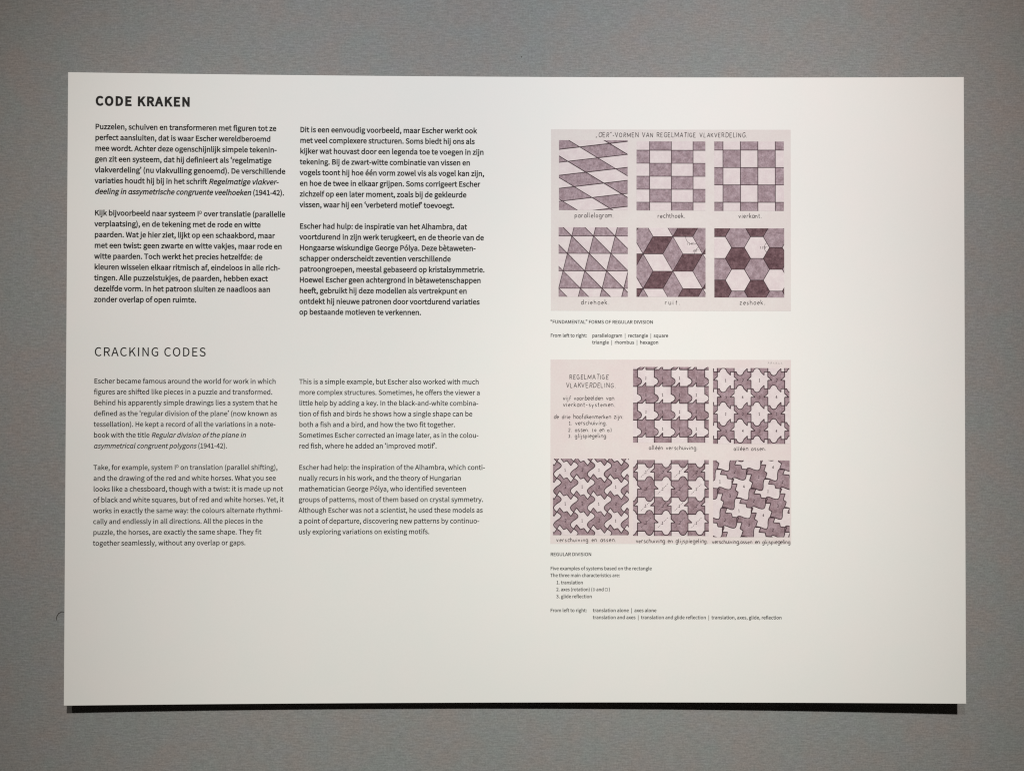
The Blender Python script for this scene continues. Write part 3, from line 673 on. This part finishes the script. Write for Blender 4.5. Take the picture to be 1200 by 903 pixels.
block([
    [("Escher became famous around the world for work in which", 200.0), ("figures are shifted like pieces in a puzzle and transformed.", 196.3),
     ("Behind his apparently simple drawings lies a system that he", 201.6), ("defined as the ‘regular division of the plane’ (now known as", 201.3),
     ("tessellation). He kept a record of all the variations in a note-", 199.8), ("book with the title {Regular division of the plane in}", 166.1),
     ("{asymmetrical congruent polygons} (1941-42).", 145.7)],
    [("Take, for example, system I^D on translation (parallel shifting),", 202.3), ("and the drawing of the red and white horses. What you see", 200.5),
     ("looks like a chessboard, though with a twist: it is made up not", 208.3), ("of black and white squares, but of red and white horses. Yet, it", 209.3),
     ("works in exactly the same way: the colours alternate rhythmi-", 207.9), ("cally and endlessly in all directions. All the pieces in the", 186.1),
     ("puzzle, the horses, are exactly the same shape. They fit", 184.7), ("together seamlessly, without any overlap or gaps.", 167.4)]],
    30.7, 345.0, 11.93, EN, 17, "thinner English text in black")
block([
    [("This is a simple example, but Escher also worked with much", 200.5), ("more complex structures. Sometimes, he offers the viewer a", 201.7),
     ("little help by adding a key. In the black-and-white combina-", 199.8), ("tion of fish and birds he shows how a single shape can be", 193.2),
     ("both a fish and a bird, and how the two fit together.", 174.1), ("Sometimes Escher corrected an image later, as in the colou-", 200.1),
     ("red fish, where he added an ‘improved motif’.", 153.6)],
    [("Escher had help: the inspiration of the Alhambra, which conti-", 207.4), ("nually recurs in his work, and the theory of Hungarian", 180.8),
     ("mathematician George Pólya, who identified seventeen", 186.5), ("groups of patterns, most of them based on crystal symmetry.", 205.6),
     ("Although Escher was not a scientist, he used these models as", 205.0), ("a point of departure, discovering new patterns by continuo-", 201.2),
     ("usly exploring variations on existing motifs.", 145.7)]],
    256.2, 345.2, 11.92, EN, 17, "thinner English text in black")

# ------------------------------------------------------------------ small captions under the two drawings
CS = 5.28
sh = Sheet(); text_line(sh, "“FUNDAMENTAL” FORMS OF REGULAR DIVISION", 536.4, 277.0, CS, 18, 115.3)
text_line(sh, "From left to right:", 536.4, 292.2, CS, 18, 41.1)
text_line(sh, "parallelogram  |  rectangle  |  square", 583.1, 292.2, CS, 18, 85.5)
text_line(sh, "triangle  |  rhombus  |  hexagon", 583.1, 299.8, CS, 18, 74.6)
sh.build("caption", panel)
sh = Sheet(); text_line(sh, "REGULAR DIVISION", 536.6, 536.6, CS, 18, 46.2)
text_line(sh, "Five examples of systems based on the rectangle", 536.6, 552.3, CS, 18, 113.6)
text_line(sh, "The three main characteristics are:", 536.6, 560.0, CS, 18, 77.9)
text_line(sh, "1. translation", 543.3, 568.0, CS, 18, 30.0)
text_line(sh, "2. axes (rotation) (◇ and □ )", 543.3, 575.7, CS, 18, 60.2)
text_line(sh, "3. glide reflection", 543.3, 583.5, CS, 18, 40.0)
text_line(sh, "From left to right:", 536.6, 599.0, CS, 18, 41.0)
text_line(sh, "translation alone  |  axes alone", 584.1, 599.0, CS, 18, 71.3)
text_line(sh, "translation and axes  |  translation and glide reflection  |  translation, axes, glide, reflection", 584.1, 606.8, CS, 18, 211.2)
sh.build("caption", panel)

# ------------------------------------------------------------------ hand lettering: a single stroke pen alphabet (x height 1, ascender 1.75)
def arc(cx, cy, rx, ry, a0, a1, n=10):
    return [(cx + rx * math.cos(math.radians(a0 + (a1 - a0) * i / n)), cy + ry * math.sin(math.radians(a0 + (a1 - a0) * i / n))) for i in range(n + 1)]
O = arc(.42, .5, .40, .5, 0, 360, 14)
HAND = {
 'a': (.9, [O, [(.82, 1), (.82, .1), (.92, 0)]]), 'b': (.9, [[(.02, 1.75), (.02, 0)], O]), 'c': (.8, [arc(.45, .5, .42, .5, 45, 315)]),
 'd': (.9, [O, [(.82, 1.75), (.82, 0)]]), 'e': (.85, [[(.04, .52), (.82, .52)] + arc(.43, .5, .40, .5, 0, 310, 12)]),
 'f': (.6, [arc(.45, 1.4, .25, .35, 60, 180, 5) + [(.2, 0)], [(-.05, 1), (.5, 1)]]),
 'g': (.9, [O, [(.82, 1), (.82, -.3)] + arc(.45, -.3, .37, .38, 0, -150, 6)]),
 'h': (.85, [[(.02, 1.75), (.02, 0)], [(.02, .6)] + arc(.4, .6, .38, .4, 150, 0, 6) + [(.78, 0)]]),
 'i': (.35, [[(.12, 1), (.12, .12), (.25, 0)], [(.1, 1.42), (.16, 1.5)]]), 'j': (.4, [[(.2, 1), (.2, -.35)] + arc(-.02, -.35, .22, .33, 0, -120, 4), [(.18, 1.42), (.24, 1.5)]]),
 'k': (.75, [[(.02, 1.75), (.02, 0)], [(.62, 1), (.04, .45)], [(.2, .62), (.7, 0)]]), 'l': (.35, [[(.08, 1.75), (.08, .15), (.25, 0)]]),
 'm': (1.3, [[(.02, 1), (.02, 0)], [(.02, .6)] + arc(.32, .65, .3, .35, 150, 0, 5) + [(.62, 0)], [(.62, .6)] + arc(.92, .65, .3, .35, 150, 0, 5) + [(1.22, 0)]]),
 'n': (.85, [[(.02, 1), (.02, 0)], [(.02, .6)] + arc(.4, .6, .38, .4, 150, 0, 6) + [(.78, 0)]]), 'o': (.88, [O]),
 'p': (.9, [[(.02, 1), (.02, -.7)], O]), 'r': (.65, [[(.08, 1), (.08, 0)], [(.08, .6)] + arc(.38, .62, .3, .38, 160, 45, 4)]),
 's': (.75, [arc(.35, .74, .27, .26, 40, 270, 6) + arc(.35, .24, .29, .24, 90, -140, 6)]),
 't': (.6, [[(.22, 1.5), (.22, .2)] + arc(.42, .2, .2, .2, 180, 290, 4), [(-.05, 1), (.5, 1)]]),
 'u': (.85, [[(.04, 1), (.04, .4)] + arc(.41, .4, .37, .4, 180, 360, 6) + [(.78, 1)], [(.78, .5), (.78, 0)]]),
 'v': (.8, [[(0, 1), (.36, 0), (.74, 1)]]), 'y': (.85, [[(.02, 1), (.4, .1)], [(.78, 1), (.2, -.7)]]), 'z': (.8, [[(.05, 1), (.7, 1), (.05, 0), (.72, 0)]]),
 'A': (1.2, [[(0, 0), (.55, 1.75), (1.1, 0)], [(.2, .6), (.9, .6)]]), 'D': (1.2, [[(.08, 0), (.08, 1.75)] + arc(.2, .875, .9, .875, 90, -90, 8) + [(.08, 0)]]),
 'E': (1.0, [[(.9, 1.75), (.08, 1.75), (.08, 0), (.9, 0)], [(.08, .9), (.75, .9)]]),
 'G': (1.2, [arc(.62, .875, .56, .875, 45, 320, 10), [(.6, .8), (1.1, .8), (1.08, .2)]]), 'I': (.4, [[(.15, 0), (.15, 1.75)]]),
 'K': (1.05, [[(.08, 0), (.08, 1.75)], [(.95, 1.75), (.1, .7)], [(.35, 1.0), (1.0, 0)]]), 'L': (.95, [[(.08, 1.75), (.08, 0), (.85, 0)]]),
 'M': (1.6, [[(.06, 0), (.1, 1.75), (.75, .3), (1.4, 1.75), (1.44, 0)]]), 'N': (1.2, [[(.08, 0), (.08, 1.75), (1.05, 0), (1.05, 1.75)]]),
 'O': (1.25, [arc(.6, .875, .56, .875, 0, 360, 14)]), 'R': (1.1, [[(.08, 0), (.08, 1.75)] + arc(.45, 1.3, .5, .45, 90, -90, 6) + [(.1, .85)], [(.4, .85), (1.0, 0)]]),
 'T': (1.1, [[(0, 1.75), (1.0, 1.75)], [(.5, 1.75), (.5, 0)]]), 'V': (1.15, [[(0, 1.75), (.52, 0), (1.05, 1.75)]]),
 '1': (.6, [[(.05, 1.0), (.3, 1.3), (.3, 0)], [(.05, 0), (.55, 0)]]), '2': (.8, [arc(.38, .95, .32, .35, 160, -40, 6) + [(.05, 0), (.72, 0)]]),
 '3': (.8, [arc(.35, .98, .3, .3, 140, -80, 6) + arc(.35, .35, .35, .35, 80, -140, 6)]), '4': (.85, [[(.5, 0), (.5, 1.3), (.02, .4), (.75, .4)]]),
 '0': (.8, [arc(.38, .65, .34, .65, 0, 360, 12)]), '6': (.8, [[(.6, 1.3)] + arc(.38, .4, .34, .4, 150, 510, 12)]),
 '.': (.4, [[(.08, .0), (.2, .12)]]), ',': (.4, [[(.2, .12), (.05, -.3)]]), ':': (.4, [[(.1, .02), (.2, .1)], [(.1, .8), (.2, .88)]]),
 '-': (.7, [[(.05, .6), (.6, .6)]]), '(': (.5, [arc(.6, .6, .5, 1.0, 130, 230, 6)]), ')': (.5, [arc(-.15, .6, .5, 1.0, 50, -50, 6)]), ' ': (.75, []),
 '°': (.45, [arc(.18, 1.2, .15, .17, 0, 360, 8)]), '◇': (.9, [[(.42, 0), (.8, .5), (.42, 1), (.04, .5), (.42, 0)]]), '□': (.9, [[(.08, .05), (.78, .05), (.78, .85), (.08, .85), (.08, .05)]]),
 '„': (.7, [[(.12, .12), (.02, -.25)], [(.36, .12), (.26, -.25)]]), '”': (.7, [[(.14, 1.75), (.04, 1.4)], [(.38, 1.75), (.28, 1.4)]]),
}
HAND['é'] = (HAND['e'][0], HAND['e'][1] + [[(.35, 1.25), (.6, 1.55)]])
def hand_width(t):
    return sum(HAND[c][0] for c in t) + .0
class Plate:
    """a drawing sheet: own units (about 0.96 mm) measured from its top left corner"""
    def __init__(self, x, y, w, h, k=0.9585):
        self.x, self.y, self.w, self.h, self.k = x, y, w, h, k
    def pt(self, u, v):
        return (self.x + u * self.k, self.y + v * self.k)
    def write(self, sh, text, u0, u1, v, xh, pen=.42, mat=None, jitter=.13):
        n = len(text)
        nat = hand_width(text) - .3
        sp = ((u1 - u0) / xh - nat) / max(1, n - 1)
        x = u0
        for ch in text:
            adv, strokes = HAND[ch]
            j = (rnd.uniform(-jitter, jitter), rnd.uniform(-jitter, jitter))
            sc = xh * rnd.uniform(.90, 1.09)
            lean = rnd.uniform(-.07, .12)
            for st in strokes:
                ribbon(sh, [self.pt(x + (px + lean * py) * sc + j[0], v - py * sc + j[1]) for px, py in st], pen * self.k, 0.22, mat or MAT_PEN)
            x += (adv + sp) * xh

class Square:
    """one square field of pattern inside a plate (units of the plate)"""
    def __init__(self, plate, u0, v0, u1, v1):
        self.p, self.b = plate, (u0, v0, u1, v1)
        self.sh = Sheet()
        x0, y0 = plate.pt(u0, v0); x1, y1 = plate.pt(u1, v1)
        self.clip = (x0, y0, x1, y1)
        self.sh.rect(x0, y0, x1, y1, 0.16, MAT_PALE)
        self.o = (u0, v0)
    def T(self, pts):
        return [self.p.pt(self.o[0] + a, self.o[1] + b) for a, b in pts]
    def tile(self, pts, mat):
        q = clip_rect(self.T(pts), *self.clip)
        if len(q) >= 3:
            self.sh.poly(q, 0.20, mat)
    def line(self, pts, wid=.95, z=0.24, mat=None):
        # a hand ruled line is never quite even
        w2 = wid * rnd.uniform(.9, 1.12)
        ribbon(self.sh, self.T(pts), w2 * self.p.k, z, mat or MAT_LINE, self.clip)
    def digit(self, t, a, b, xh=2.5, pen=.55):
        self.p.write(self.sh, t, self.o[0] + a, self.o[0] + a + 1.5, self.o[1] + b, xh, pen, MAT_LINE, .12)
    def done(self, parent):
        return self.sh.build("pattern_square", parent)

# ---- upper plate: the six basic polygons
def plate_object(pl, label, paper=MAT_PAPER):
    sh = Sheet()
    sh.rect(pl.x, pl.y, pl.x + pl.w, pl.y + pl.h, 0.08, paper)
    o = sh.build("drawing_print", panel)
    o["label"] = label
    return o
U = Plate(536.9, 59.0, 269.2, 203.6)
upper = plate_object(U, "pinkish print of six squares filled with basic polygons")

# parallelograms
q = Square(U, 9.3, 12.7, 89.8, 94.7)
def par(i, j):
    # corner where shallow line i meets steep line j
    c1 = -4.35 + 15.25 * i; c2 = -6.7 + 25.25 * j
    a = (c1 - c2) / (0.604 + 0.12)
    return (a, c1 - 0.12 * a)
for i in range(-1, 16):
    for j in range(-4, 6):
        if (i + j) % 2 == 0:
            q.tile([par(i, j), par(i, j + 1), par(i + 1, j + 1), par(i + 1, j)], MAT_MAUVE)
for i in range(-1, 16):
    c = -4.35 + 15.25 * i
    q.line([(0, c), (82, c - 0.12 * 82)])
for j in range(-4, 6):
    c = -6.7 + 25.25 * j
    q.line([(0, c), (82, c + 0.604 * 82)], .9)
q.done(upper)
# rectangles
q = Square(U, 100.2, 13.9, 180.9, 94.9)
for r in range(-1, 6):
    for c in range(-1, 5):
        if (r + c) % 2 == 0:
            a, b = -10.1 + 25.45 * c, 10.4 + 15.25 * r
            q.tile([(a, b), (a + 25.45, b), (a + 25.45, b + 15.25), (a, b + 15.25)], MAT_MAUVE)
for r in range(0, 6):
    q.line([(0, 10.4 + 15.25 * r), (81, 10.4 + 15.25 * r)], .75)
for c in range(1, 5):
    q.line([(-10.1 + 25.45 * c, 0), (-10.1 + 25.45 * c, 81)], .9)
q.done(upper)
# squares
q = Square(U, 191.3, 13.9, 272.7, 95.3)
for r in range(-1, 5):
    for c in range(-1, 5):
        if (r + c) % 2 == 0:
            a, b = 10.2 + 20.4 * c, 10.1 + 20.4 * r
            q.tile([(a, b), (a + 20.4, b), (a + 20.4, b + 20.4), (a, b + 20.4)], MAT_MAUVE)
for r in range(0, 4):
    q.line([(0, 10.1 + 20.4 * r), (82, 10.1 + 20.4 * r)], .8)
    q.line([(10.2 + 20.4 * r, 0), (10.2 + 20.4 * r, 82)], .9)
q.done(upper)
# triangles
q = Square(U, 9.0, 114.8, 90.0, 196.1)
def tri(i, j):
    return (15.4 + 25.4 * i - 5.1 * j, 10.2 + 20.4 * j)
for i in range(-2, 6):
    for j in range(-1, 5):
        q.tile([tri(i, j), tri(i, j + 1), tri(i + 1, j + 1)], MAT_MAUVE)
for j in range(0, 4):
    q.line([(0, 10.2 + 20.4 * j), (82, 10.2 + 20.4 * j)], .7)
for i in range(-6, 8):
    q.line([tri(i, -1), tri(i, 5)], .8)
    q.line([tri(i, -1), tri(i + 6, 5)], .8)
q.done(upper)
# rhombi
q = Square(U, 100.2, 115.3, 181.0, 196.1)
E, H2 = 23.4, 20.3
for m in range(-3, 4):
    for n in range(-3, 5):
        a, b = 19.2 + 34.9 * m, 10.2 + 40.6 * n + (20.3 if m % 2 else 0)
        dk = [(a, b), (a + E, b), (a + E / 2, b + H2), (a - E / 2, b + H2)]
        mv = [(a + E, b), (a + E * 1.5, b + H2), (a + E, b + 2 * H2), (a + E / 2, b + H2)]
        q.tile(dk, MAT_DARK)
        q.tile(mv, MAT_MAUVE)
        for poly in (dk, mv):
            q.line(poly + [poly[0]], .7)
q.line(arc(66.5, 10.2, 9.0, 9.0, 180, 62, 8), .45)
q.line(arc(77.0, 30.6, 9.0, 9.0, 180, 240, 6), .45)
U.write(q.sh, "120°", q.o[0] + 59.0, q.o[0] + 67.0, q.o[1] + 19.6, 1.6, .4, MAT_LINE)
U.write(q.sh, "60°", q.o[0] + 66.3, q.o[0] + 71.8, q.o[1] + 27.8, 1.9, .4, MAT_LINE)
q.done(upper)
# hexagons
q = Square(U, 191.3, 115.7, 273.0, 196.7)
R6, HH = 14.75, 12.75
for c in range(-1, 6):
    for r in range(-3, 5):
        cx = 5.4 + 22.2 * c
        cy = 22.5 + 2 * HH * r + (0 if c % 2 == 0 else HH)
        k = (r - (1 if c % 2 else 0)) % 3 if c % 2 == 0 else r % 3
        # even columns: pale, mauve, dark downwards; odd columns: dark, pale, mauve
        kind = {0: None, 1: MAT_MAUVE, 2: MAT_DARK}[k] if c % 2 == 0 else {0: MAT_DARK, 1: None, 2: MAT_MAUVE}[k]
        hexa = [(cx + R6 * math.cos(math.radians(60 * s)), cy + R6 * .995 * math.sin(math.radians(60 * s))) for s in range(6)]
        if kind:
            q.tile(hexa, kind)
        q.line(hexa + [hexa[0]], .7)
q.line(arc(64.9, 22.5, 6.5, 6.5, 125, 238, 8), .45)
U.write(q.sh, "120°", q.o[0] + 53.5, q.o[0] + 61.5, q.o[1] + 23.6, 1.7, .4, MAT_LINE)
q.done(upper)

sh = Sheet()
U.write(sh, "„OER”-VORMEN VAN REGELMATIGE VLAKVERDELING.", 52.7, 229.0, 8.9, 3.05, .64)
sh.build("hand_lettering", upper)
for t, a, b, v in (("parallelogram.", 28.0, 72.5, 103.2), ("rechthoek.", 125.0, 156.3, 103.5), ("vierkant.", 220.0, 246.0, 103.5),
                   ("driehoek.", 35.5, 67.8, 205.0), ("ruit.", 133.6, 150.2, 205.0), ("zeshoek.", 221.0, 250.0, 205.0)):
    sh = Sheet()
    U.write(sh, t, a, b, v, 3.1, .64)
    sh.build("hand_lettering", upper)

# ---- lower plate: five interlocking tilings of plain notched and rounded tiles
Lp = Plate(536.6, 317.3, 269.4, 205.8)
lower = plate_object(Lp, "pinkish print of five squares filled with interlocking tiles", MAT_PAPER_ROSE)
def knob(t0, t1, h, n=8):
    c, r = (t0 + t1) / 2, (t1 - t0) / 2
    return [(c - r * math.cos(math.pi * i / n), h * math.sin(math.pi * i / n)) for i in range(n + 1)]
WAVE = [(t / 12, .17 * math.sin(2 * math.pi * t / 12)) for t in range(13)]
PROFILES = {
    'tooth': [(0, 0), (.28, .0), (.5, .24), (.5, .0), (1, 0)],
    'knob': [(0, 0), (.45, 0)] + knob(.48, .92, .24)[1:-1] + [(.95, 0), (1, 0)],
    'wave': WAVE,
    'hook': [(0, 0), (.22, -.16), (.5, .0), (.78, .16), (1, 0)],
    'swirl': [(t / 14, .26 * math.sin(2 * math.pi * t / 14) * (1 if t < 7 else .75)) for t in range(15)],
    'spike': [(0, 0), (.22, .0), (.36, -.2), (.5, .16), (.6, .0), (.82, .14), (1, 0)],
    'bay': [(0, 0), (.12, 0)] + [(t, -h) for t, h in knob(.14, .56, .22)][1:-1] + [(.58, 0), (.78, .2), (.78, 0), (1, 0)],
    'fin': [(0, 0), (.17, .25), (.4, -.04), (.6, .04), (.83, -.25), (1, 0)],
    'step': [(0, 0), (.34, 0), (.42, -.2), (.66, -.2), (.74, 0), (1, 0)],
}
def lattice(sq, origin, u, v, pu, pv, flip=None, labels=None, dash=False):
    """checkered tiling on a lattice whose u and v edges follow two profiles; every tile of one kind has the same outline"""
    flip = flip or (lambda i, j: 1)
    def edge(a, d, prof, s):
        nx, ny = d[1], -d[0]
        return [(a[0] + d[0] * t + nx * n * s, a[1] + d[1] * t + ny * n * s) for t, n in prof]
    def node_at(i, j):
        return (origin[0] + u[0] * i + v[0] * j, origin[1] + u[1] * i + v[1] * j)
    for i in range(-7, 9):
        for j in range(-7, 9):
            a = node_at(i, j)
            c = (a[0] + (u[0] + v[0]) / 2, a[1] + (u[1] + v[1]) / 2)
            if not (-30 < c[0] < 120 and -30 < c[1] < 120):
                continue
            e1 = edge(a, u, PROFILES[pu], flip(i, j))
            e2 = edge(node_at(i + 1, j), v, PROFILES[pv], flip(i + 1, j))
            e3 = edge(node_at(i, j + 1), u, PROFILES[pu], flip(i, j + 1))[::-1]
            e4 = edge(a, v, PROFILES[pv], flip(i, j))[::-1]
            if (i + j) % 2:
                sq.tile(e1[:-1] + e2[:-1] + e3[:-1] + e4[:-1], MAT_ROSE)
            sq.line(e1, 1.0)
            sq.line(e4, 1.0)
            if labels and 3 < c[0] < 85 and 4 < c[1] < 84:
                sq.digit(labels(i, j), c[0] - .8, c[1] + 1.7)
                if dash:
                    for k in range(-3, 4):
                        if k:
                            sq.line([(c[0] + k * 1.75 - .5, c[1] - k * 1.75 + .5), (c[0] + k * 1.75 + .5, c[1] - k * 1.75 - .5)], .5)
S = 19.65
q = Square(Lp, 96.5, 8.5, 185.0, 96.8)
lattice(q, (5.2, 3.1), (S, 0), (0, S), 'tooth', 'knob', None, lambda i, j: "1")
q.done(lower)
q = Square(Lp, 190.0, 9.6, 279.2, 98.0)
lattice(q, (5.0, 4.5), (S, 0), (0, S), 'bay', 'tooth', lambda i, j: 1 if (i + j) % 2 else -1, lambda i, j: str(1 + i % 2 + 2 * (j % 2)))
q.done(lower)
q = Square(Lp, 3.0, 115.6, 91.7, 204.6)
lattice(q, (4.6, 3.2), (S, 0), (0, S), 'fin', 'swirl', None, lambda i, j: str(1 + (i + j) % 2))
q.done(lower)
q = Square(Lp, 96.5, 117.0, 185.0, 205.4)
lattice(q, (5.2, 4.3), (S, 0), (0, S), 'knob', 'tooth', lambda i, j: 1 if j % 2 else -1, lambda i, j: str(1 + (i + j) % 2), True)
q.done(lower)
q = Square(Lp, 189.9, 117.2, 279.2, 206.6)
lattice(q, (-6.0, 22.0), (16.8, -11.2), (11.2, 16.8), 'swirl', 'fin', lambda i, j: 1 if j % 2 else -1, lambda i, j: str(1 + i % 2 + 2 * (j % 2)))
q.done(lower)
for rows in ((("REGELMATIGE", 22.4, 67.0, 22.9, 3.05), ("VLAKVERDELING.", 18.5, 75.5, 32.7, 3.05)),
             (("vijf voorbeelden van", 14.8, 73.5, 47.2, 2.9), ("vierkant-systemen.", 14.8, 75.0, 54.8, 2.9)),
             (("de drie hoofdkenmerken zijn:", 4.0, 84.4, 68.9, 2.9), ("1. verschuiving.", 21.6, 65.2, 76.1, 2.9), ("2. assen. (◇ en □)", 21.0, 70.5, 84.1, 2.9), ("3. glijspiegeling.", 20.8, 65.8, 91.1, 2.9)),
             (("alléén verschuiving.", 115.2, 171.2, 104.9, 2.8),), (("alléén assen.", 214.2, 251.2, 105.8, 2.8),),
             (("verschuiving en assen.", 7.3, 75.8, 212.2, 2.8),), (("verschuiving en glijspiegeling.", 100.2, 183.2, 213.4, 2.8),),
             (("verschuiving,assen en glijspiegeling", 188.9, 279.0, 214.2, 2.75),)):
    sh = Sheet()
    for t, a, b, v, xh in rows:
        Lp.write(sh, t, a, b, v, xh, .64)
    sh.build("hand_lettering", lower)
# a faint pencilled scrawl in the upper right corner
sh = Sheet()
for k in range(6):
    a = 254.0 + 3.0 * k
    ribbon(sh, [Lp.pt(a, 4.6 + rnd.uniform(-.4, .4)), Lp.pt(a + .9, 2.4 + rnd.uniform(-.5, .3) + .25 * k), Lp.pt(a + 1.5, 4.4 + .2 * k)], .4, 0.14, MAT_PENCIL)
sh.build("pencil_scrawl", lower)

# ------------------------------------------------------------------ the little raised hairline on the wall beside the panel
crack("hairline_crack", [(-0.5072, 0.2685 - 0.52), (-0.5112, 0.2692 - 0.52), (-0.5148, 0.2674 - 0.52), (-0.5170, 0.2636 - 0.52), (-0.5173, 0.2598 - 0.52)], 0.0005)

def speck(x, z, r):
    """a dark speck on the wall covering"""
    n = 9
    vs = [(x, -0.0003, z)] + [(x + r * math.cos(2 * math.pi * i / n) * (1 + .2 * math.sin(3 * i)), -0.0001, z + r * math.sin(2 * math.pi * i / n)) for i in range(n)]
    me = bpy.data.meshes.new("dark_speck")
    me.from_pydata(vs, [], [(0, 1 + (i + 1) % n, 1 + i) for i in range(n)])
    me.materials.append(MAT_HAIR)
    return link("dark_speck", me, wall)
speck(0.004, 0.378, 0.0008)
